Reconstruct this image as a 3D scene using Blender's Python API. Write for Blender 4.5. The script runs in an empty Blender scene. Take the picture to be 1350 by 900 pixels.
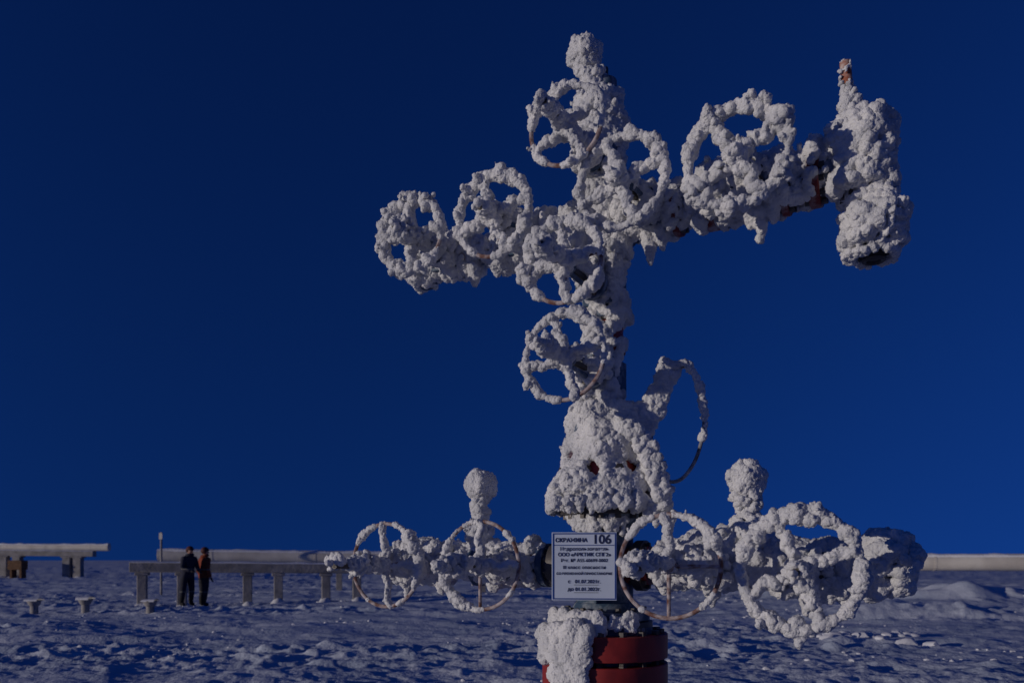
import bpy, math, random
import numpy as np
from mathutils import Vector, Matrix, noise
random.seed(7)
scene = bpy.context.scene
V = Vector

# ------------------------------------------------------------------ materials
def new_mat(name):
    m = bpy.data.materials.new(name); m.use_nodes = True
    nt = m.node_tree; b = nt.nodes['Principled BSDF']
    return m, nt, b

def mix_noise(nt, b, c1, c2, scale, lo=.35, hi=.65, coord='Object', detail=6):
    tc = nt.nodes.new('ShaderNodeTexCoord')
    n = nt.nodes.new('ShaderNodeTexNoise'); n.inputs['Scale'].default_value = scale
    n.inputs['Detail'].default_value = detail
    r = nt.nodes.new('ShaderNodeValToRGB')
    r.color_ramp.elements[0].position = lo; r.color_ramp.elements[0].color = (*c1, 1)
    r.color_ramp.elements[1].position = hi; r.color_ramp.elements[1].color = (*c2, 1)
    nt.links.new(tc.outputs[coord], n.inputs['Vector'])
    nt.links.new(n.outputs['Fac'], r.inputs['Fac'])
    nt.links.new(r.outputs['Color'], b.inputs['Base Color'])
    return tc, n, r

def add_bump(nt, b, tc, layers, coord='Object'):
    prev = None
    for scale, strength, dist in layers:
        n = nt.nodes.new('ShaderNodeTexNoise'); n.inputs['Scale'].default_value = scale
        n.inputs['Detail'].default_value = 5
        nt.links.new(tc.outputs[coord], n.inputs['Vector'])
        bp = nt.nodes.new('ShaderNodeBump'); bp.inputs['Strength'].default_value = strength
        bp.inputs['Distance'].default_value = dist
        nt.links.new(n.outputs['Fac'], bp.inputs['Height'])
        if prev: nt.links.new(prev.outputs['Normal'], bp.inputs['Normal'])
        prev = bp
    nt.links.new(prev.outputs['Normal'], b.inputs['Normal'])

def simple(name, c1, c2, scale, rough, layers, metallic=0, lo=.35, hi=.65):
    m, nt, b = new_mat(name)
    tc, n, r = mix_noise(nt, b, c1, c2, scale, lo, hi)
    b.inputs['Roughness'].default_value = rough
    b.inputs['Metallic'].default_value = metallic
    add_bump(nt, b, tc, layers)
    return m

M_RIME = simple('rime_frost', (.60,.61,.64), (.82,.82,.83), 7, .85, [(55,.8,.012),(150,.8,.006),(320,.5,.003)])
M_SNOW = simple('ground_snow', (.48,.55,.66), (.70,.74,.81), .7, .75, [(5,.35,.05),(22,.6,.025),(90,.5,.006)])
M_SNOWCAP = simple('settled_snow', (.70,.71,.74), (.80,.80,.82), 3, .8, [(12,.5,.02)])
M_BLUE = simple('blue_paint', (.030,.085,.17), (.05,.13,.24), 8, .45, [(30,.3,.004)])
M_RED = simple('red_paint', (.17,.014,.013), (.30,.025,.02), 9, .5, [(30,.3,.004)])
M_FROSTY_RED = simple('frosted_red_paint', (.34,.10,.05), (.6,.5,.45), 22, .7, [(60,.5,.004)], lo=.48, hi=.68)
M_FROSTY_BLUE = simple('frosted_blue_paint', (.035,.075,.14), (.34,.37,.42), 18, .7, [(60,.5,.004)], lo=.47, hi=.74)
M_REDF = simple('rimed_red_paint', (.18,.018,.015), (.42,.34,.34), 16, .7, [(60,.5,.004)], lo=.46, hi=.66)
M_STEEL = simple('dark_steel', (.05,.045,.045), (.10,.09,.085), 12, .5, [(40,.3,.003)], .3)
M_HOSE = simple('frosted_hose', (.06,.06,.07), (.4,.4,.42), 30, .8, [(80,.4,.003)])
M_RUST = simple('handwheel_paint', (.15,.065,.05), (.48,.42,.42), 30, .75, [(90,.6,.004)], lo=.38, hi=.62)
M_SIGN = simple('sign_white', (.56,.64,.78), (.62,.70,.84), 4, .5, [(20,.05,.001)])
M_SIGNBLUE = simple('sign_blue', (.02,.06,.26), (.025,.07,.30), 4, .5, [(20,.05,.001)])
M_TEXT = simple('sign_lettering', (.012,.02,.07), (.016,.026,.09), 4, .6, [(20,.05,.001)])
M_TIMBER = simple('weathered_concrete', (.22,.21,.20), (.36,.34,.33), 2.5, .85, [(10,.5,.02),(50,.4,.006)])
M_PIPE = simple('insulated_pipe', (.54,.50,.44), (.72,.68,.60), 1.2, .6, [(6,.3,.02)])
M_WOOD = simple('brown_wood', (.10,.045,.02), (.18,.09,.04), 6, .8, [(20,.4,.01)])
M_SKIN = simple('skin', (.42,.22,.15), (.5,.27,.19), 12, .6, [(40,.1,.002)])
M_DARKCLOTH = simple('black_cloth', (.012,.012,.018), (.03,.03,.04), 12, .9, [(50,.4,.01)])
M_HELMET = simple('maroon_knit', (.06,.012,.012), (.10,.02,.02), 12, .7, [(50,.2,.003)])
M_EYE = simple('eye', (.02,.02,.02), (.03,.03,.03), 5, .2, [(5,.01,.001)])

def overalls(name, jacket, trouser):
    m, nt, b = new_mat(name)
    tc = nt.nodes.new('ShaderNodeTexCoord'); sp = nt.nodes.new('ShaderNodeSeparateXYZ')
    mr = nt.nodes.new('ShaderNodeMapRange'); mr.inputs['From Max'].default_value = 2.0
    r = nt.nodes.new('ShaderNodeValToRGB'); cr = r.color_ramp; cr.interpolation = 'CONSTANT'
    stops = [(0,(.015,.015,.015)),(.15,trouser),(.215,(.16,.16,.15)),(.23,trouser),(.43,jacket),
             (.55,(.18,.17,.15)),(.565,jacket)]
    cr.elements[0].position = 0; cr.elements[0].color = (*stops[0][1],1)
    cr.elements[1].position = stops[1][0]; cr.elements[1].color = (*stops[1][1],1)
    for p,c in stops[2:]:
        e = cr.elements.new(p); e.color = (*c,1)
    nt.links.new(tc.outputs['Object'], sp.inputs[0]); nt.links.new(sp.outputs['Z'], mr.inputs['Value'])
    nt.links.new(mr.outputs[0], r.inputs['Fac']); nt.links.new(r.outputs['Color'], b.inputs['Base Color'])
    b.inputs['Roughness'].default_value = .9
    add_bump(nt, b, tc, [(14,.6,.03),(60,.3,.005)])
    return m
M_OVER1 = overalls('worker_overalls_navy', (.02,.022,.045), (.015,.017,.03))
M_OVER2 = overalls('worker_overalls_red', (.24,.045,.018), (.02,.02,.03))

# ------------------------------------------------------------------ mesh builder
def frame(axis):
    a = axis.normalized()
    u = a.cross(V((0,0,1)))
    if u.length < .05: u = a.cross(V((1,0,0)))
    u.normalize(); v = a.cross(u).normalized()
    return a, u, v

class MB:
    def __init__(s): s.v=[]; s.f=[]
    def cyl(s, p0, p1, r0, r1=None, n=24):
        p0=V(p0); p1=V(p1); r1 = r0 if r1 is None else r1
        a,u,v = frame(p1-p0); b=len(s.v)
        for p,r in ((p0,r0),(p1,r1)):
            for i in range(n):
                t=2*math.pi*i/n; s.v.append(p+(u*math.cos(t)+v*math.sin(t))*r)
        for i in range(n):
            j=(i+1)%n; s.f.append((b+i,b+j,b+n+j,b+n+i))
        s.f.append(tuple(b+i for i in reversed(range(n)))); s.f.append(tuple(b+n+i for i in range(n)))
    def torus(s, c, axis, R, r, n=48, m=10):
        a,u,v = frame(axis); b=len(s.v)
        for i in range(n):
            t=2*math.pi*i/n; d=u*math.cos(t)+v*math.sin(t)
            for j in range(m):
                q=2*math.pi*j/m; s.v.append(V(c)+d*(R+r*math.cos(q))+a*(r*math.sin(q)))
        for i in range(n):
            for j in range(m):
                i2=(i+1)%n; j2=(j+1)%m
                s.f.append((b+i*m+j,b+i2*m+j,b+i2*m+j2,b+i*m+j2))
    def box(s, c, ax, half):
        b=len(s.v); c=V(c)
        for sx in(-1,1):
            for sy in(-1,1):
                for sz in(-1,1): s.v.append(c+ax[0]*half[0]*sx+ax[1]*half[1]*sy+ax[2]*half[2]*sz)
        for q in ((0,1,3,2),(4,6,7,5),(0,4,5,1),(2,3,7,6),(0,2,6,4),(1,5,7,3)):
            s.f.append(tuple(b+i for i in q))
    def tube(s, pts, r, n=10):
        b=len(s.v); pts=[V(p) for p in pts]
        for k,p in enumerate(pts):
            d=(pts[min(k+1,len(pts)-1)]-pts[max(k-1,0)])
            a=d.normalized(); u=a.cross(V((.1,1,.05))).normalized(); v=a.cross(u)
            for i in range(n):
                t=2*math.pi*i/n; s.v.append(p+(u*math.cos(t)+v*math.sin(t))*r)
        for k in range(len(pts)-1):
            for i in range(n):
                j=(i+1)%n; s.f.append((b+k*n+i,b+k*n+j,b+(k+1)*n+j,b+(k+1)*n+i))
    def obj(s, name, mat, parent=None, bevel=0, loc=None):
        me=bpy.data.meshes.new(name); me.from_pydata([tuple(p) for p in s.v],[],s.f)
        me.materials.append(mat)
        me.polygons.foreach_set('use_smooth',[True]*len(me.polygons))
        me.set_sharp_from_angle(angle=math.radians(35)); me.update()
        o=bpy.data.objects.new(name,me); scene.collection.objects.link(o)
        if bevel:
            bv=o.modifiers.new('bevel','BEVEL'); bv.width=bevel; bv.segments=2; bv.limit_method='ANGLE'
        if parent: put(o,parent)
        return o
def put(o,parent):
    o.parent=parent
    o.matrix_parent_inverse=Matrix.Translation(parent.location).inverted()
def empty(name,loc):
    e=bpy.data.objects.new(name,None); e.location=loc; e.empty_display_size=.3
    scene.collection.objects.link(e); return e
X,Y,Z = V((1,0,0)),V((0,1,0)),V((0,0,1))

# ------------------------------------------------------------------ rime blobs
blobs=[]
WIND=V((-.58,-.56,.50)).normalized()
def rv(k=1): return V((random.uniform(-k,k),random.uniform(-k,k),random.uniform(-k,k)))
def spike(p,n,L,q0=.011):
    d=(n+WIND*.8+rv(.45)).normalized(); k=max(3,int(L/.007))
    for i in range(k):
        f=i/k; blobs.append((*(p+d*L*f+rv(.002)),q0*(1-.45*f)))
def covered(p,n,bias,k=.65):
    return n.dot(WIND)*.60 + noise.noise(p*6+V((3,1,8)))*k + bias > 0
def rime_seg(p0,p1,r,a=.018,b=.038,dens=1.0,bias=.42,caps=True):
    p0=V(p0);p1=V(p1);ax=p1-p0;L=ax.length;d,u,v=frame(ax)
    cnt=int((2*math.pi*r*L+(2*math.pi*r*r if caps else 0))/.00036*dens)+2
    cf=(r/(L+r)) if caps else 0
    a=a*.58+.002; b=b*.66+.001; bias-=.11
    for _ in range(cnt):
        t=random.uniform(0,2*math.pi); rd=u*math.cos(t)+v*math.sin(t)
        if random.random()<cf:
            e=random.random()<.5; n=-d if e else d
            p=(p0 if e else p1)+rd*r*math.sqrt(random.random())
        else:
            p=p0+ax*random.random()+rd*r; n=rd
        if covered(p,n,bias):
            q=a+(b-a)*random.random()**2.2
            th=max(0,noise.noise(p*7+V((1,5,2)))*1.3+.20+.35*n.dot(WIND))*.044
            if th>.015: blobs.append((*(p+n*th*.5),q*1.25))
            blobs.append((*(p+n*(q*.3+th)+rv(.003)),q))
            if random.random()<.045: spike(p+n*(q*.6+th),n,random.uniform(.018,.042))
def rime_lump(c,R,a=.02,b=.045,cnt=40,squash=1):
    a*=.65; b*=.68
    for _ in range(int(cnt*2.2)):
        d=V((random.gauss(0,1),random.gauss(0,1),random.gauss(0,1))).normalized()
        p=V(c)+d*R*random.random()**.4*(1+.8*noise.noise(d*1.8+V(c)*5))
        blobs.append((*p,random.uniform(a,b)))
        if random.random()<.06: spike(p+d*b*.6,d,random.uniform(.018,.04))
def rime_drip(c,L,r0=.03):
    k=max(4,int(L/.010)); r0*=.95
    for i in range(k):
        f=i/k
        blobs.append((*(V(c)+V((random.uniform(-.02,.02)*(1-f),random.uniform(-.02,.02)*(1-f),-L*f))),r0*(1-.72*f)))
        blobs.append((*(V(c)+V((random.uniform(-.03,.03)*(1-f),random.uniform(-.03,.03)*(1-f),-L*f))),r0*.6*(1-.6*f)))

# ------------------------------------------------------------------ wellhead
ANG=math.radians(29)
AD=V((math.cos(ANG),-math.sin(ANG),0))      # along the wing pipes (right end nearer)
ND=V((-math.sin(ANG),-math.cos(ANG),0))     # valve stems point this way
C0=V((.488,4.2,0))
def arm(t,z): return C0+AD*(t-.028)+Z*z
well=empty('gas_wellhead_christmas_tree',tuple(C0))
blue=MB(); red=MB(); steel=MB(); wheels=MB(); fred=MB(); rred=MB()

def flange(b,c,ax,r,th,n=10,bolt=.013):
    c=V(c);a,u,v=frame(ax)
    b.cyl(c-a*th/2,c+a*th/2,r,n=36)
    for i in range(n):
        t=2*math.pi*(i+.5)/n; q=c+(u*math.cos(t)+v*math.sin(t))*(r-bolt*1.8)
        steel.cyl(q-a*(th/2+.022),q+a*(th/2+.022),bolt,n=6)

def handwheel(c,ax,R,frost,rot,tip,thick=.0105,dirb=None,tipf=None):
    a,u,v=frame(ax)
    wheels.torus(c,a,R,thick)
    for k in range(4):
        t=rot+k*math.pi/2; d=u*math.cos(t)+v*math.sin(t)
        wheels.cyl(c+d*.02,c+d*R,.010,.009,n=10)
    wheels.cyl(c-a*.03,c+a*.035,.030,n=20)
    steel.cyl(c,c+a*tip,.013,n=12)
    steel.cyl(c+a*(tip*.55),c+a*tip,.017,n=12)
    sd=random.uniform(0,50); N=int(850*R/.2)
    W=dirb if dirb else WIND
    for i in range(N):
        t=2*math.pi*i/N; d=u*math.cos(t)+v*math.sin(t)
        g=noise.noise(V((math.cos(t)*1.6,math.sin(t)*1.6,sd)))*.8+d.dot(W)*.32+frost
        if g<.19: continue
        g=min(1.0,(g-.19)*1.2)
        fine=.30+1.4*(noise.noise(V((math.cos(t)*5.5,math.sin(t)*5.5,sd)))*.9+.45)
        w=(.002+.031*g)*max(.18,fine)
        q=random.uniform(.0085,.0115)+.007*g*random.random()
        r2=random.uniform(0,2*math.pi); rr=w*random.random()**.6
        off=d*(math.cos(r2)*rr)+a*(math.sin(r2)*rr+w*.4)
        blobs.append((*(c+d*R+off),q))
        if random.random()<.05*g: spike(c+d*R+off,(d*random.choice((-1,1,1))+a*.5).normalized(),random.uniform(.018,.042),.010)
    for k in range(4):
        t=rot+k*math.pi/2; d=u*math.cos(t)+v*math.sin(t)
        ff=frost+random.uniform(-.2,.2)
        if ff<.10: continue
        s2=d.cross(a)
        for i in range(125):
            f=random.random(); w=(.004+.027*max(ff,0)*(1-.6*f))*(.5+1.0*random.random()); 
            q=random.uniform(.0085,.0145); r2=random.uniform(0,6.28)
            wob=noise.noise(V((f*4,k*3.3,sd)))*.03
            pp=c+d*R*f+s2*(math.cos(r2)*w*.8+wob)+a*(math.sin(r2)*w+w*.4)
            blobs.append((*pp,q))
            if random.random()<.05: spike(pp,(s2*random.choice((-1,1))+a*.4).normalized(),random.uniform(.015,.032),.010)
    if frost>.1:
        rime_lump(c+a*.02,.036,.018,.032,int(20+24*frost))
    rime_seg(c,c+a*tip,.014,.014,.024,2.0,.36+frost*.5)

def valve(c,axis,R,s,frost,rot,tip,fr=.125,br=.10,bias=.42,dirb=None):
    c=V(c);a,u,v=frame(axis)
    blue.cyl(c-a*.12,c+a*.12,br,n=8); blue.box(c,(a,ND,a.cross(ND)),(.085,.10,.085))
    for sg in(-1,1):
        flange(blue if sg<0 else rred,c+a*.135*sg,a,fr,.032)
    blue.cyl(c+ND*.05,c+ND*.17,.070,.062)
    flange(blue,c+ND*.175,ND,.085,.03,8,.010)
    for sx in(-1,1):
        p=a*.040*sx
        blue.cyl(c+ND*.18+p,c+ND*(s-.05)+p*.7,.012,n=10)
    blue.cyl(c+ND*(s-.07),c+ND*(s-.03),.036,n=16)
    steel.cyl(c+ND*.18,c+ND*s,.016,n=12)
    handwheel(c+ND*s,ND,R,frost,rot,tip,dirb=dirb)
    rime_seg(c-a*.13,c+a*.13,br,.02,.042,1.0,bias)
    for sg in(-1,1): rime_seg(c+a*(.135*sg-.018),c+a*(.135*sg+.018),fr-.005,.018,.036,1.0,bias-.1)
    rime_seg(c+ND*.08,c+ND*.20,.066,.018,.036,1.0,bias)
    rime_seg(c+ND*.20,c+ND*(s-.04),.024,.016,.028,1.3,bias-.05)

ZU=3.095; ZL=1.312
# --- lower casing heads
CB=V((.492,4.2,0))
blue.cyl(CB-Z*.1,CB+Z*.56,.24,n=48)
def ring(zc,r,th,b,n=16,bolt=.02): flange(b,C0+Z*zc,Z,r,th,n,bolt)
ring(.62,.30,.07,red); ring(.752,.328,.118,red,16,.022); ring(.900,.328,.125,red,16,.022)
blue.cyl(C0+Z*.55,C0+Z*1.0,.25,n=48)
ring(1.000,.25,.05,steel,14,.018); ring(1.052,.235,.045,blue,14,.016)
blue.cyl(C0+Z*1.02,C0+Z*1.12,.20,.155,n=48)
blue.cyl(C0+Z*1.10,C0+Z*1.56,.15,n=48)
blue.cyl(C0+Z*1.50,C0+Z*1.58,.15,.20,n=48)
ring(1.60,.235,.05,steel,14,.018); ring(1.665,.245,.06,red,14,.018)
red.cyl(C0+Z*1.68,C0+Z*1.98,.215,.16,n=48)
for k in range(8):
    t=k*math.pi/4+.2; d=V((math.cos(t),math.sin(t),0))
    steel.cyl(C0+Z*1.8+d*.15,C0+Z*1.8+d*.245,.024,n=6)
ring(2.03,.18,.05,blue,10,.014); ring(2.085,.16,.04,blue,10,.014)
def patch(zc,r,th,az0,az1,cnt,a=.02,b=.05):
    for _ in range(int(cnt*2.4)):
        t=math.radians(random.uniform(az0,az1)); q=random.uniform(a,b)*.7
        k=noise.noise(V((t*4,zc,2)))
        z=zc+random.uniform(-th/2,th/2)*(1+k)
        blobs.append((*(C0+V((math.cos(t),math.sin(t),0))*(r+q*.2+max(0,noise.noise(V((t*5,z*8,1))))*.04)+Z*z),q))
patch(.92,.33,.17,195,250,170); patch(1.02,.27,.10,190,262,100,.02,.045)
patch(.74,.33,.12,215,246,90); patch(.62,.31,.1,200,250,60)
patch(1.03,.25,.06,270,300,25,.018,.03); patch(1.54,.17,.08,190,300,50,.016,.028)
# frosted cone, with a few places where the paint still shows
BARE=[(C0+V((-.235,-.06,1.88)),.07),(C0+V((.135,-.205,1.83)),.06),(C0+V((.20,-.12,1.72)),.055)]
for _ in range(7000):
    f=random.random(); z=1.60+.54*f
    t=random.uniform(0,2*math.pi); d=V((math.cos(t),math.sin(t),0))
    r=(.270*(1-f)+.125*f)*(1+.10*math.sin(f*9+math.sin(t*3)))
    p=C0+d*r+Z*z
    if any((p-bc).length<br_*(1+.9*noise.noise(p*14)) for bc,br_ in BARE): continue
    if noise.noise(p*5.2+V((9,2,4)))+.28+d.dot(WIND)*.30 < 0.02: continue
    if f<.20 and noise.noise(V((t*3,0,5)))<-.02-(f*.7): continue
    q=random.uniform(.013,.026); th=max(0,noise.noise(p*6)*1.3+.22)*.07*random.random()
    blobs.append((*(p+d*th),q))
    if random.random()<.03: spike(p+d*(th+q*.5),d,random.uniform(.018,.035))
def ip(px,py,D):   # drafting plane parallel to the pad edge
    return V(((px-675)*D/1050,D,1.34+(738-py)*D/1050))
br=[ip(846,572,4.1),ip(864,530,4.1),ip(886,482,4.08)]
steel.tube([br[0],br[1],br[2],ip(903,480,4.05)],.02)
for i in range(150):
    f=i/149; p=br[0].lerp(br[2],f)
    for s in range(6): blobs.append((*(p+V((random.uniform(-.06,.05)*(1.1-.4*f)*(1+.5*noise.noise(p*14)),random.uniform(-.02,.02),random.uniform(-.03,.03)))),random.uniform(.010,.018)))
    if random.random()<.2: spike(p,V((-1,0,.5)),.07)
hose=[ip(*q,4.05) for q in ((886,482),(905,480),(918,500),(926,530),(928,562),(922,592),(912,615),(897,632),(880,634),(868,622),(862,600),(858,575))]
def catm(P,k=6):
    out=[]
    for i in range(len(P)-1):
        a=P[max(i-1,0)];b=P[i];c=P[i+1];d=P[min(i+2,len(P)-1)]
        for j in range(k):
            t=j/k; out.append(.5*((2*b)+(c-a)*t+(2*a-5*b+4*c-d)*t*t+(3*b-a-3*c+d)*t**3))
    out.append(P[-1]); return out
hs=catm(hose,10); hoseb=MB(); hoseb.tube(hs,.0095,10)
for i,p in enumerate(hs[:46]):
    for _ in range(3):
        blobs.append((*(p+V((random.uniform(-.006,.010),random.uniform(-.006,.006),random.uniform(-.005,.005)))),random.uniform(.010,.013)))
sk=[ip(822,556,4.0),ip(852,585,3.98),ip(868,628,3.97),ip(878,672,3.97)]
steel.tube(sk,.018)
for i in range(3):
    for k in range(190):
        p=sk[i].lerp(sk[i+1],random.random())
        blobs.append((*(p+V((random.uniform(-.045,.03),random.uniform(-.04,.04),random.uniform(-.03,.03)))),random.uniform(.012,.022)))
for k in range(6): rime_drip(ip(835+k*10,655+k*4,3.98),random.uniform(.05,.11),.026)
for k in range(8): rime_drip(ip(735+k*15,658,3.93),random.uniform(.03,.08),.028)

# --- vertical stack
blue.cyl(C0+Z*2.05,C0+Z*2.98,.07,n=32)
valve(C0+Z*2.30,Z,.205,.50,.44,.25,.24,.11,.08,.20)
valve(C0+Z*2.745,Z,.190,.50,.56,.1,.26,.11,.08,.28)
red.cyl(C0+Z*2.46,C0+Z*2.58,.098,n=32)
rime_seg(C0+Z*2.12,C0+Z*2.95,.075,.02,.036,.7,.02)
blue.box(C0+Z*ZU,(AD,ND,Z),(.12,.10,.12))
rime_seg(C0+Z*(ZU-.17),C0+Z*(ZU+.17),.12,.025,.05,1.1,.50)
rime_lump(C0+Z*(ZU-.02)+ND*.08-AD*.08,.10,.03,.05,90)
valve(C0+Z*3.40,Z,.185,.48,.44,.5,.24,.10,.075,.55)
blue.cyl(C0+Z*3.5,C0+Z*3.86,.065,n=24); flange(blue,C0+Z*3.62,Z,.10,.03); flange(blue,C0+Z*3.76,Z,.085,.03,8,.01)
steel.cyl(C0+Z*3.85,C0+Z*3.93,.02,n=12)
rime_seg(C0+Z*3.5,C0+Z*3.78-X*.02,.082,.02,.046,1.3,.8)
rime_seg(C0+Z*3.76-X*.04,C0+Z*3.88-X*.07,.040,.02,.036,1.5,.8)
def gauge(p,r,bias=.9):
    steel.cyl(p-Z*.01+ND*.02,p-Z*.01-ND*.03,r*.72,n=28)
    for _ in range(800):
        d=V((random.gauss(0,1),random.gauss(0,1)*.8,random.gauss(0,1))).normalized()
        k=1+.28*noise.noise(d*1.8+p)
        blobs.append((*(p+d*r*.76*k),random.uniform(r*.15,r*.24)))
        if random.random()<.04: spike(p+d*r*.85*k,d,.025)
gauge(C0+V((-.100,0,4.005)),.092)
rime_seg(C0+V((-.085,0,3.86)),C0+V((-.10,0,3.97)),.022,.015,.03,2.0,.9)
steel.cyl(C0+V((-.05,0,3.78)),C0+V((-.100,0,4.0)),.018,n=12)

# --- upper wings
blue.cyl(arm(-1.10,ZU),arm(1.16,ZU),.062,n=32)
valve(arm(-.417,ZU),AD,.205,.40,.78,.3,.14,.115,.09,.48)
valve(arm(-.926,ZU),AD,.190,.40,.72,.0,.16,.115,.09,.48)
valve(arm(.290,ZU),AD,.210,.43,.56,.35,.10,.125,.09,.38)
valve(arm(.812,ZU),AD,.215,.40,1.0,.55,.08,.13,.10,.36)
rime_seg(arm(-1.1,ZU),arm(1.1,ZU),.070,.02,.04,1.0,.38)
flange(rred,arm(1.08,ZU),AD,.12,.05); rime_seg(arm(1.06,ZU),arm(1.10,ZU),.12,.018,.034,.8,.14)
flange(blue,arm(-1.13,ZU-.02),AD,.12,.05); rime_seg(arm(-1.15,ZU-.02),arm(-1.1,ZU-.02),.12,.02,.04,.8,.25)
flange(rred,arm(.60,ZU),AD,.13,.05)
rred.cyl(arm(.98,ZU),arm(1.06,ZU),.085,n=24); rime_seg(arm(.96,ZU),arm(1.06,ZU),.085,.018,.034,.8,.18)
rime_seg(arm(.56,ZU),arm(.64,ZU),.125,.018,.034,.8,.20)
rime_lump(arm(.66,ZU+.10),.07,.02,.045,60); rime_lump(arm(1.0,ZU+.08),.06,.02,.04,40)
for t,L in ((.30,.17),(.36,.10),(.84,.16),(.80,.09),(.90,.07),(-.74,.10),(-.60,.07),(-.30,.06),(-1.08,.05),(.56,.06)):
    rime_drip(arm(t,ZU-.10)+ND*.05,L,.04)
# end block with upright spindle
E=arm(1.275,0)
blue.box(E+Z*3.13,(AD,ND,Z),(.075,.08,.13)); flange(blue,E+Z*3.01,Z,.105,.04); flange(blue,E+Z*3.26,Z,.105,.04)
blue.cyl(arm(1.1,ZU),arm(1.25,ZU),.085)
steel.cyl(E+Z*3.26,E+Z*3.46+AD*-.05,.036,.02); steel.cyl(E+Z*3.43-AD*.05,E+Z*3.60-AD*.07,.015)
fred.cyl(E+Z*3.50-AD*.06,E+Z*3.605-AD*.07,.024)
rime_seg(E+Z*2.99,E+Z*3.30,.108,.02,.042,1.0,.50); rime_seg(E+Z*3.29-AD*.02,E+Z*3.42-AD*.05,.030,.02,.034,1.2,.55)
rime_seg(E+Z*3.40-AD*.05,E+Z*3.50-AD*.06,.018,.014,.024,2.0,.6,caps=False); rime_seg(E+Z*3.50-AD*.06,E+Z*3.60-AD*.07,.018,.008,.014,1.0,-.05)
F=E+AD*.05
blue.cyl(F+Z*2.76,F+Z*3.0,.06); blue.cyl(F+Z*2.74,F+Z*2.88,.10,n=8); steel.cyl(F+Z*2.71,F+Z*2.75,.085,n=24); steel.cyl(F+Z*2.685,F+Z*2.71,.05,n=24)
steel.torus(F+Z*2.685,Z,.04,.012,24,8)
rime_seg(F+Z*2.75,F+Z*2.88,.112,.018,.044,1.2,.60,caps=False)
rime_lump(F+Z*2.86+ND*.05,.09,.02,.045,90); rime_seg(F+Z*2.69,F+Z*2.75,.085,.016,.030,1.2,.70,caps=False)
rime_seg(F+Z*2.86,F+Z*3.0,.06,.018,.034,1.1,.4,caps=False)
rime_lump(E+Z*3.22+AD*.07,.07,.02,.04,60); rime_lump(E+Z*3.10-AD*.05+ND*.05,.08,.02,.04,50); rime_lump(E+Z*3.25-AD*.06,.06,.02,.04,40)

# --- lower wings
blue.cyl(arm(-1.30,ZL),arm(1.40,ZL),.062,n=32)
steel.cyl(arm(-.30,ZL),arm(-.16,ZL),.10,n=28); flange(steel,arm(-.235,ZL),AD,.13,.045); flange(steel,arm(.235,ZL),AD,.13,.045)
flange(blue,arm(-.31,ZL),AD,.12,.04)
red.cyl(arm(.16,ZL),arm(.28,ZL),.10,n=28)
valve(arm(-.508,ZL),AD,.228,.38,.16,.0,.42,.115,.09,.42,V((-1,0,-.2)))
valve(arm(-1.122,ZL),AD,.230,.38,.34,.1,.42,.115,.09,.48,V((1,0,.5)))
valve(arm(.500,ZL),AD,.238,.38,.08,.0,.45,.115,.09,.5,V((1,0,.1)))
valve(arm(1.07,ZL-.02),AD,.245,.38,.85,.4,.10,.115,.09,.5)
rime_seg(arm(-1.28,ZL),arm(-.38,ZL),.085,.02,.042,1.0,.40); rime_seg(arm(.35,ZL),arm(1.36,ZL),.085,.02,.042,1.0,.5)
for t,hh in ((-.739,.455),(.766,.42)):
    p=arm(t,ZL); blue.cyl(p,p+Z*.20,.05); steel.cyl(p+Z*.18,p+Z*.40,.018)
    flange(blue,p,AD,.12,.04)
    rime_seg(p+Z*.05,p+Z*.22,.055,.018,.036,1.2,.6); rime_seg(p+Z*.22,p+Z*(hh-.07),.020,.015,.028,2,.8)
    gauge(p+Z*hh,.090)
rime_lump(arm(.70,ZL+.08),.09,.025,.045,70); rime_lump(arm(.64,ZL-.02)+ND*.15,.09,.02,.045,60)
rime_lump(arm(.52,ZL)+ND*.26+AD*.07,.08,.02,.04,90); rime_lump(arm(-.85,ZL)+ND*.1,.08,.02,.045,60)
rime_lump(arm(-1.06,ZL)+ND*.26,.08,.02,.045,60); rime_lump(arm(-.5,ZL)+ND*.26+AD*.03,.06,.02,.04,50)
blue.cyl(arm(1.32,ZL),arm(1.45,ZL),.09,n=24); flange(blue,arm(1.33,ZL),AD,.12,.05); flange(blue,arm(-1.33,ZL),AD,.12,.05)
rime_seg(arm(1.29,ZL),arm(1.46,ZL),.105,.02,.045,1.1,.6); rime_lump(arm(1.38,ZL+.07),.07,.02,.04,50)
for t,L in ((1.05,.12),(1.16,.07),(.62,.10),(-1.2,.09),(-.6,.05),(-.95,.07),(1.35,.05)):
    rime_drip(arm(t,ZL-.10)+ND*.08,L,.035)
rime_drip(arm(1.07,ZL-.24)+ND*.38,.10,.032)

blue.obj('valve_bodies',M_FROSTY_BLUE,well,.004); red.obj('red_flanges',M_RED,well,.004); rred.obj('rimed_flanges',M_REDF,well,.004)
steel.obj('bolts_and_stems',M_STEEL,well); wheels.obj('handwheels',M_RUST,well); hoseb.obj('hose',M_HOSE,well)
fred.obj('spindle_tip',M_FROSTY_RED,well)

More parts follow.
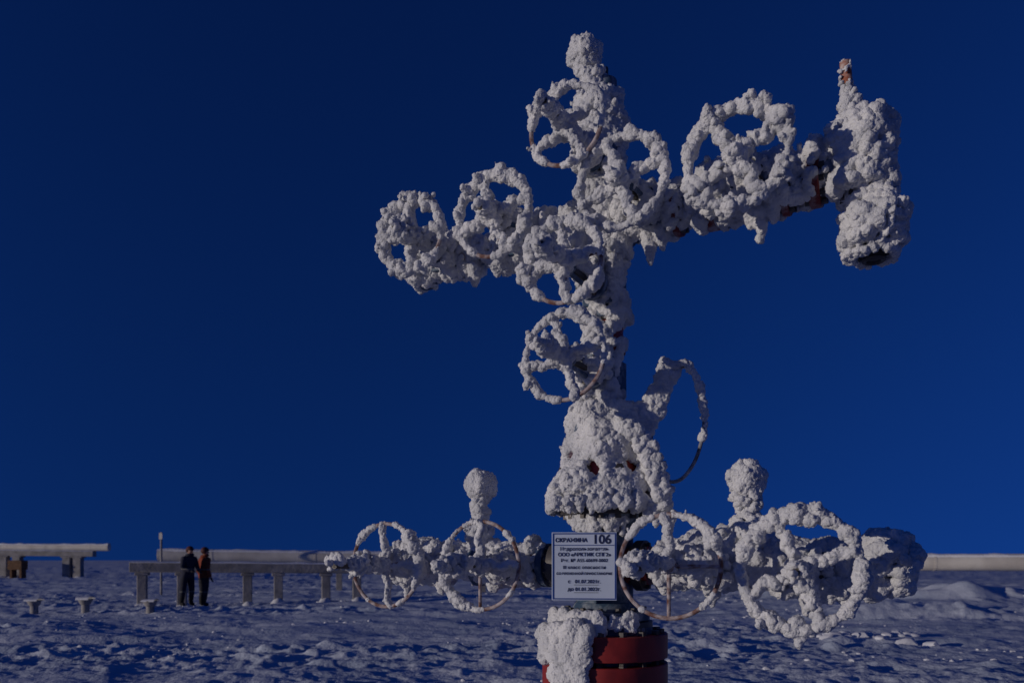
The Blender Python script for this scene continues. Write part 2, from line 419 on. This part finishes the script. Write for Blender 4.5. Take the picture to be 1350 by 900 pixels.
# rime surface from blobs
import bmesh
bm=bmesh.new(); bmesh.ops.create_icosphere(bm,subdivisions=1,radius=1)
tv=np.array([v.co[:] for v in bm.verts]); tf=np.array([[v.index for v in f.verts] for f in bm.faces]); bm.free()
B=np.array(blobs); n=len(B); k=len(tv)
vs=(B[:,None,:3]+tv[None]*B[:,None,3:4]).reshape(-1,3)
fs=(tf[None]+(np.arange(n)*k)[:,None,None]).reshape(-1,3)
me=bpy.data.meshes.new('rime'); me.vertices.add(len(vs)); me.vertices.foreach_set('co',vs.ravel())
me.loops.add(fs.size); me.loops.foreach_set('vertex_index',fs.ravel().astype(np.int32))
me.polygons.add(len(fs)); me.polygons.foreach_set('loop_start',np.arange(0,fs.size,3,dtype=np.int32))
me.update(calc_edges=True); me.materials.append(M_RIME)
rime=bpy.data.objects.new('rime_frost_coat',me); scene.collection.objects.link(rime); put(rime,well)
md=rime.modifiers.new('remesh','REMESH'); md.mode='VOXEL'; md.voxel_size=.0056; md.use_smooth_shade=True
sm=rime.modifiers.new('smooth','SMOOTH'); sm.factor=.5; sm.iterations=12
for nm,sc,dp,st,nt_ in (('a',.08,2,.024,'SOFT_NOISE'),('b',.022,3,.015,'SOFT_NOISE'),('c',.009,2,.015,'SOFT_NOISE')):
    tx=bpy.data.textures.new('rime_'+nm,'CLOUDS'); tx.noise_scale=sc; tx.noise_depth=dp; tx.noise_type=nt_
    dm=rime.modifiers.new('d'+nm,'DISPLACE'); dm.texture=tx; dm.texture_coords='LOCAL'; dm.strength=st; dm.mid_level=.38
print('BLOBS',n)

# ------------------------------------------------------------------ sign
sg=empty('well_number_sign',(.357,3.94,1.31))
yaw=math.radians(-6); R0=Matrix.Rotation(yaw,4,'Z')
sx=R0@V((1,0,0)); sy=R0@V((0,1,0)); sc=V((.357,3.94,1.31)); W,H=.160,.168
b=MB(); b.box(sc,(sx,sy,Z),(W,.003,H)); b.obj('plate',M_SIGN,sg,.001)
b=MB(); f0=sc-sy*.0042
for (cx,cz,hx,hz) in ((0,H-.007,W-.004,.003),(0,-H+.007,W-.004,.003),(-W+.007,0,.003,H-.0105),(W-.007,0,.003,H-.0105),(0,H-.064,W-.012,.0018)):
    b.box(f0+sx*cx+Z*cz,(sx,sy,Z),(hx,.001,hz))
b.obj('border',M_SIGNBLUE,sg)
b=MB()
for zz in(.09,-.09):
    b.box(sc+sy*.05+Z*zz+sx*.06,(sx,sy,Z),(.09,.045,.012))
b.obj('brackets',M_STEEL,sg)
def text(s,cx,cz,size,bold=0):
    cu=bpy.data.curves.new('t','FONT'); cu.body=s; cu.size=size; cu.align_x='CENTER'; cu.align_y='CENTER'
    cu.offset=bold; cu.extrude=.0004
    o=bpy.data.objects.new('lettering',cu); scene.collection.objects.link(o)
    o.data.materials.append(M_TEXT)
    p=f0-sy*.001+sx*cx+Z*cz
    o.matrix_world=Matrix.Translation(p)@R0@Matrix.Rotation(math.radians(90),4,'X')
    o.parent=sg; o.matrix_parent_inverse=Matrix.Translation(sg.location).inverted()
text('СКВАЖИНА',-.064,.128,.027,.0008); text('106',.086,.131,.062,.0013)
text('Недропользователь',0,.085,.0245,.0002); text('ООО «АРКТИК СПГ2»',0,.057,.025,.0004)
text('Рег. № А55-60699-0002',0,.028,.0225,.0002); text('III класс опасности',.0,-.006,.023,.0002)
text('СО ВРЕМЕННОЙ ПРИОСТАНОВКЕ',0,-.037,.0165,.0004)
text('с   01.07.2021г.',0,-.076,.025,.0003); text('до 01.01.2022г.',0,-.114,.025,.0003)
b=MB()
b.box(sc-sy*.0052+sx*.01-Z*.092,(sx,sy,Z),(.06,.0006,.0010)); b.box(sc-sy*.0052+sx*.01-Z*.130,(sx,sy,Z),(.06,.0006,.0010))
b.obj('underlines',M_TEXT,sg)

# ------------------------------------------------------------------ ground
def gh(x,y):
    r=math.hypot(x,y)
    h=noise.fractal(V((x*.10,y*.22,1.3)),.9,2.1,3)*.15
    if r<150:
        h+=noise.fractal(V((x*.40+y*.2,y*.9,5)),.9,2.2,4)*.075
        rough=max(0,min(1,.40+1.8*noise.noise(V((x*.16,y*.3,4)))))
        c=noise.noise(V((x*2.3,y*2.9,9)))
        h+=max(0,c-.14)*.16*rough
        h-=max(0,noise.noise(V((x*1.6+7,y*2.0,2)))-.34)*.12*rough
        h+=noise.fractal(V((x*5,y*7,3)),.7,2.1,3)*(.006+.026*rough)
        # vehicle ruts
        for y0,sl in ((12.4,.10),(14.3,.11),(19.2,-.12),(21.4,-.12)):
            dd=(y-(y0+sl*x+.4*noise.noise(V((x*.15,y0,0)))))/.22
            if abs(dd)<3:
                h-=.075*math.exp(-dd*dd)*(.7+.5*noise.noise(V((x*2,y0,1)))); h+=.035*math.exp(-(abs(dd)-1.6)**2*3)*(.6+1.0*noise.noise(V((x*3,y*3,1))))
    nn=1+.6*noise.noise(V((x*.9,y*.9,6)))
    h+=.62*nn*math.exp(-(((x-14.2)/2.2)**2+((y-25)/1.1)**2))
    h+=.35*nn*math.exp(-(((x-9.8)/2.2)**2+((y-19.5)/.9)**2))
    h+=.38*nn*math.exp(-((y-(29.0-.23*(x-9)))/1.0)**2)*max(0,min(1,(x-7)/3))*(1 if r<150 else 0)
    d=math.hypot(x-.46,y-4.2); w=min(1,max(0,(d-.3)/2)); return h*w-.05*(1-w)
rad=list(np.geomspace(.4,7,40)[:-1])+list(np.geomspace(7,60,430)[:-1])+list(np.geomspace(60,4000,70))
ang=list(np.linspace(-180,-42,70)[:-1])+list(np.linspace(-42,42,620)[:-1])+list(np.linspace(42,180,70)[:-1])
vv=[(0,0,gh(0,0))]; na=len(ang)
cs=[(math.sin(math.radians(a)),math.cos(math.radians(a))) for a in ang]
for r in rad:
    for s_,c_ in cs: vv.append((r*s_,r*c_,gh(r*s_,r*c_)))
ff=[(0,1+(j+1)%na,1+j) for j in range(na)]
for i in range(len(rad)-1):
    a=1+i*na; c=a+na
    for j in range(na):
        j2=(j+1)%na; ff.append((a+j,a+j2,c+j2,c+j))
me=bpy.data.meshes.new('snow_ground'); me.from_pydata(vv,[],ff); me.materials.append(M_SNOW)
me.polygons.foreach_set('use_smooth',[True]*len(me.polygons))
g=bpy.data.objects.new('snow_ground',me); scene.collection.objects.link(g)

# ------------------------------------------------------------------ background structures
def snowcap(p0,p1,w,h,name,parent):
    p0=V(p0);p1=V(p1);d=(p1-p0);L=d.length;a=d.normalized();s=a.cross(Z).normalized()
    b=MB();N=int(L/.25)+2;prof=8
    for i in range(N):
        c=p0+d*i/(N-1); hh=h*(.75+.5*noise.noise(c*1.3)+.25*noise.noise(c*4)); ww=w*(1+.12*noise.noise(c*2+V((5,5,5))))
        for j in range(prof+1):
            t=math.pi*j/prof; b.v.append(c+s*math.cos(t)*ww+Z*(math.sin(t)**.6*max(hh,.01)-.012))
    for i in range(N-1):
        for j in range(prof):
            q=i*(prof+1)+j; b.f.append((q,q+1,q+prof+2,q+prof+1))
    return b.obj(name,M_SNOWCAP,parent)
def trestle(name,p0,p1,hb,posts,pw=.14,ptop=.16,foot=0):
    p0=V(p0);p1=V(p1);mid=(p0+p1)/2
    e=empty(name,(mid.x,mid.y,0)); d=(p1-p0).normalized(); s=d.cross(Z).normalized()
    b=MB(); L=(p1-p0).length
    b.box(mid,(d,s,Z),(L/2,ptop,hb)); b.obj('beam',M_TIMBER,e,.02)
    b=MB()
    for t,side in posts:
        c=p0+d*t+s*side
        top=p0.z+(p1.z-p0.z)*t/L-hb-.003
        b.box(V((c.x,c.y,(top-.3)/2)),(d,s,Z),(pw,pw,(top+.3)/2))
        b.box(V((c.x,c.y,top-.05))+Z*.0,(d,s,Z),(pw*1.45,ptop*1.05,.046))
    b.obj('posts',M_TIMBER,e,.02)
    # snow banked against the feet
    b=MB()
    for t,side in posts:
        c=p0+d*t; z=gh(c.x,c.y)
        for k in range(5):
            b.cyl((c.x+random.uniform(-.1,.1),c.y+random.uniform(-.2,.05),z-.2),(c.x+random.uniform(-.05,.05),c.y,z+random.uniform(.05,.14)),pw*2.2,pw*.8,14)
    b.obj('banked_snow',M_SNOWCAP,e)
    snowcap(p0+Z*hb,p1+Z*hb,ptop*.95,.08,'snow_cap',e)
    return e
A=V((-11.8,24.6,1.12)); Bp=V((-4.2,26.8,1.04))
trestle('pipe_trestle',A,Bp,.15,[(.35,0),(1.5,0),(3.45,0),(4.4,0),(5.9,0),(6.9,0)])
trestle('pipe_trestle',(-42,60.0,1.92),(-31.6,60.3,1.80),.20,[(3.7,0),(4.7,0),(8.4,0),(9.2,0)],.28,.3)
bx=empty('wooden_crate',(-36.6,59,0)); b=MB(); b.box((-36.6,59,.98),(X,Y,Z),(.50,.4,.34)); b.obj('crate_body',M_WOOD,bx,.02)
b=MB()
for z in(.8,1.15): b.box((-36.6,58.58,z),(X,Y,Z),(.52,.015,.05))
for sx_ in (-.35,.35): b.box((-36.6+sx_,59,.3),(X,Y,Z),(.08,.3,.335))
b.obj('battens_and_legs',M_WOOD,bx)

def pipeline(p0,p1,r,supports):
    p0=V(p0);p1=V(p1);e=empty('pipeline',tuple((p0+p1)/2*1)); d=(p1-p0); L=d.length; a=d.normalized(); s=a.cross(Z).normalized()
    b=MB(); b.cyl(p0,p1,r,n=32)
    b.obj('pipe',M_PIPE,e)
    b=MB(); t=2
    while t<L: b.cyl(p0+a*t,p0+a*(t+.08),r*1.03,n=32); t+=4
    b.obj('joint_bands',M_PIPE,e)
    if supports:
        b=MB(); t=1.0
        while t<L:
            c=p0+a*t; b.box((c.x,c.y,(c.z-r-.3)/2),(a,s,Z),(.12,.12,(c.z-r+.3)/2-.01)); b.box((c.x,c.y,c.z-r-.02),(a,s,Z),(.14,r*1.1,.05)); t+=supports
        b.obj('supports',M_TIMBER,e,.01)
    snowcap(p0+Z*r*.62,p1+Z*r*.62,r*.82,r*.62,'snow_cap',e)
pipeline((-14.0,31.5,1.54),(1.0,34.5,1.40),.25,6)
pipeline((-55,70.5,2.50),(-35.4,70.0,2.46),.32,8)
pipeline((9.0,29.5,1.26),(30,24.5,1.28),.30,11)
st=empty('marker_stake',(-13.3,30.2,0)); b=MB(); b.cyl((-13.3,30.2,-.2),(-13.3,30.2,2.4),.045,.04,12); b.obj('stake',M_TIMBER,st); b=MB(); b.box((-13.3,30.15,2.25),(X,Y,Z),(.06,.012,.12)); b.obj('tag',M_PIPE,st)
for (x,y,h) in ((-12.6,21.0,.40),(-11.25,21.0,.42),(-9.45,20.8,.36)):
    gz=gh(x,y)
    e=empty('pile_stub',(x,y,0)); b=MB(); b.cyl((x,y,-.3),(x,y,gz+h-.14),.10,n=16); b.obj('pile',M_TIMBER,e)
    h=gz+h
    b=MB(); b.cyl((x,y,h-.20),(x,y,h-.05),.12,.19,12); b.obj('cap',M_TIMBER,e,.02)
    snowcap((x-.17,y,h-.06),(x+.17,y,h-.06),.18,.12,'snow_cap',e)
b=MB(); bm=bmesh.new(); bmesh.ops.create_icosphere(bm,subdivisions=2,radius=1)
tv2=[v.co.copy() for v in bm.verts]; tf2=[[v.index for v in f.verts] for f in bm.faces]; bm.free()
def clod(x,y,r):
    o=len(b.v); z=gh(x,y); sd=V((x*3,y*3,0))
    sc_=V((random.uniform(.8,1.5),random.uniform(.8,1.3),random.uniform(.4,.8)))
    for p in tv2:
        q=p*(1+.35*noise.noise(p*1.6+sd)+.2*noise.noise(p*4+sd)); b.v.append(V((x+q.x*r*sc_.x,y+q.y*r*sc_.y,z+q.z*r*sc_.z+r*.1)))
    for f in tf2: b.f.append(tuple(o+i for i in f))
for _ in range(1300):
    y=random.uniform(8.5,32); x=random.uniform(-.68,.68)*y
    if noise.noise(V((x*.25,y*.4,7)))<.05: continue
    clod(x,y,random.uniform(.010,.036)*(1+.02*y))
for _ in range(34): clod(6.2+random.gauss(0,.5),13.9+random.gauss(0,.35),random.uniform(.05,.13))
b.obj('snow_clods',M_SNOWCAP)

# ------------------------------------------------------------------ workers
def skin_chain(name,verts,edges,radii,root,mat,parent,sub=2):
    me=bpy.data.meshes.new(name); me.from_pydata(verts,edges,[]); me.materials.append(mat)
    o=bpy.data.objects.new(name,me); scene.collection.objects.link(o)
    sk=o.modifiers.new('skin','SKIN'); sk.use_smooth_shade=True
    for i,r in enumerate(radii):
        d=me.skin_vertices[0].data[i]; d.radius=(r if isinstance(r,tuple) else (r,r)); d.use_root=(i==root)
    ss=o.modifiers.new('sub','SUBSURF'); ss.levels=sub; ss.render_levels=sub
    o.parent=parent; return o
def worker(loc,yaw,lean,armpose,over,hatmat):
    e=empty('worker',loc); e.rotation_euler=(0,0,yaw)
    f=lean
    Vt=[(0,0,.96),(0,-f*.35,1.18),(0,-f*.8,1.40),(0,-f,1.50),
        (.11,0,.90),(.13,-.03,.50),(.13,.02,.10),(.135,-.13,.055),
        (-.11,0,.90),(-.14,.02,.50),(-.15,.08,.10),(-.155,-.07,.055),
        (.20,-f*.85,1.42),armpose[0],armpose[1],(-.20,-f*.85,1.42),armpose[2],armpose[3]]
    Ed=[(0,1),(1,2),(2,3),(0,4),(4,5),(5,6),(6,7),(0,8),(8,9),(9,10),(10,11),(2,12),(12,13),(13,14),(2,15),(15,16),(16,17)]
    Rr=[(.19,.14),(.18,.135),(.19,.13),.065,.125,.09,.07,.055,.125,.09,.07,.055,.085,.065,.048,.085,.065,.048]
    skin_chain('body_overalls',Vt,Ed,Rr,0,over,e)
    hz=1.64; hy=-f*1.25
    bm=bmesh.new(); bmesh.ops.create_uvsphere(bm,u_segments=24,v_segments=18,radius=1)
    for v in bm.verts:
        c=v.co; k=1-.22*max(0,-c.z)
        v.co=V((c.x*.078*k,c.y*.095*k-.008*max(0,-c.z),c.z*.118))
    me=bpy.data.meshes.new('head'); bm.to_mesh(me); bm.free(); me.materials.append(M_SKIN)
    me.polygons.foreach_set('use_smooth',[True]*len(me.polygons))
    o=bpy.data.objects.new('head',me); scene.collection.objects.link(o); o.parent=e; o.location=(0,hy,hz)
    b=MB(); b.cyl((0,hy-.088,hz+.01),(0,hy-.122,hz-.025),.008,.017,12); b.cyl((-.022,hy-.09,hz-.055),(.022,hy-.09,hz-.055),.007,n=8)
    for sxx in(-1,1): b.cyl((sxx*.074,hy,hz-.02),(sxx*.088,hy+.006,hz+.012),.014,.018,10)
    o=b.obj('nose_mouth_ears',M_SKIN); o.parent=e
    b=MB()
    for sxx in(-1,1): b.cyl((sxx*.030,hy-.080,hz+.008),(sxx*.030,hy-.0915,hz+.008),.011,n=12)
    o=b.obj('eyes',M_EYE); o.parent=e
    bm=bmesh.new(); bmesh.ops.create_uvsphere(bm,u_segments=28,v_segments=16,radius=1)
    for v in bm.verts:
        c=v.co; z=c.z
        if z<0: v.co=V((c.x*.118,c.y*.13,z*.02 if c.y<.2 else z*.11))
        else: v.co=V((c.x*.108,c.y*.122,z*.115))
    me=bpy.data.meshes.new('helmet'); bm.to_mesh(me); bm.free(); me.materials.append(hatmat)
    me.polygons.foreach_set('use_smooth',[True]*len(me.polygons))
    o=bpy.data.objects.new('helmet',me); scene.collection.objects.link(o); o.parent=e; o.location=(0,hy+.01,hz+.045)
    b=MB(); b.torus((0,hy+.02,hz-.115),V((0,.25,1)),.085,.045,24,10); o=b.obj('hood_collar',over); o.parent=e
    for (w,el,sd) in ((armpose[1],armpose[0],1),(armpose[3],armpose[2],-1)):
        w=V(w); d=(w-V(el)).normalized(); s=d.cross(X if abs(d.x)<.8 else Y).normalized(); t=d.cross(s)
        pv=[tuple(w-d*.02),tuple(w+d*.05),tuple(w+d*.09)]; pe=[(0,1),(1,2)]; pr=[.032,.042,.040]
        skin_chain('palm',pv,pe,pr,0,M_DARKCLOTH,e,1)
        for k,ln in enumerate((.065,.078,.072,.058)):
            o_=t*(k-1.5)*.021; q=w+d*.085+o_
            skin_chain('finger',[tuple(q),tuple(q+d*ln*.5+s*.008),tuple(q+d*ln*.9+s*.030)],[(0,1),(1,2)],[.011,.010,.009],0,M_DARKCLOTH,e,1)
        q=w+d*.02-t*.035
        skin_chain('thumb',[tuple(q),tuple(q-t*.025+d*.035),tuple(q-t*.02+d*.07+s*.012)],[(0,1),(1,2)],[.014,.012,.010],0,M_DARKCLOTH,e,1)
    return e
z1=gh(-9.62,23.6); z2=gh(-9.22,23.95)
worker((-9.62,23.6,z1),math.radians(60),.10,((.27,-.12,1.14),(.16,-.34,1.04),(-.27,-.10,1.14),(-.14,-.34,1.06)),M_OVER1,M_HELMET)
worker((-9.27,23.95,z2),math.radians(140),.04,((.28,.03,1.13),(.30,-.06,.88),(-.28,.03,1.13),(-.30,-.06,.88)),M_OVER2,M_HELMET)

# ------------------------------------------------------------------ light & sky
EL=math.radians(5.5); AZ=math.radians(-114)   # azimuth from +Y, clockwise positive
sun_dir=V((math.sin(AZ)*math.cos(EL),math.cos(AZ)*math.cos(EL),math.sin(EL)))
L=bpy.data.lights.new('sun','SUN'); L.energy=1.6; L.angle=math.radians(.5); L.color=(1,.89,.78)
lo=bpy.data.objects.new('sun',L); scene.collection.objects.link(lo); lo.rotation_euler=sun_dir.to_track_quat('Z','Y').to_euler()
w=bpy.data.worlds.new('World'); scene.world=w; w.use_nodes=True; nt=w.node_tree
bg=nt.nodes['Background']; sky=nt.nodes.new('ShaderNodeTexSky'); sky.sky_type='NISHITA'; sky.sun_disc=False
sky.sun_elevation=math.radians(8); sky.sun_rotation=AZ; sky.air_density=1.0; sky.dust_density=.1; sky.ozone_density=5; sky.altitude=500
# very clear polar air: lift the sampled elevation so the haze band near the horizon stays thin
tc=nt.nodes.new('ShaderNodeTexCoord'); mp=nt.nodes.new('ShaderNodeVectorMath'); mp.operation='MULTIPLY_ADD'
mp.inputs[1].default_value=(1,1,.6); mp.inputs[2].default_value=(0,0,.45)
nz=nt.nodes.new('ShaderNodeVectorMath'); nz.operation='NORMALIZE'
nt.links.new(tc.outputs['Generated'],mp.inputs[0]); nt.links.new(mp.outputs[0],nz.inputs[0]); nt.links.new(nz.outputs[0],sky.inputs['Vector'])
gm=nt.nodes.new('ShaderNodeGamma'); gm.inputs['Gamma'].default_value=1.6
mu=nt.nodes.new('ShaderNodeVectorMath'); mu.operation='MULTIPLY'; mu.inputs[1].default_value=(.6,.74,1.0)
nt.links.new(sky.outputs['Color'],gm.inputs['Color']); nt.links.new(gm.outputs[0],mu.inputs[0])
nt.links.new(mu.outputs[0],bg.inputs['Color']); bg.inputs['Strength'].default_value=.041

cam=bpy.data.cameras.new('camera'); co=bpy.data.objects.new('camera',cam); scene.collection.objects.link(co)
co.location=(0,0,1.34); co.rotation_euler=(math.radians(90),0,0); cam.sensor_width=36; cam.lens=28; cam.shift_y=.2133
cam.clip_end=6000; cam.dof.use_dof=True; cam.dof.focus_distance=3.9; cam.dof.aperture_fstop=3.2
scene.camera=co
scene.view_settings.view_transform='Standard'; scene.view_settings.look='None'; scene.view_settings.exposure=0
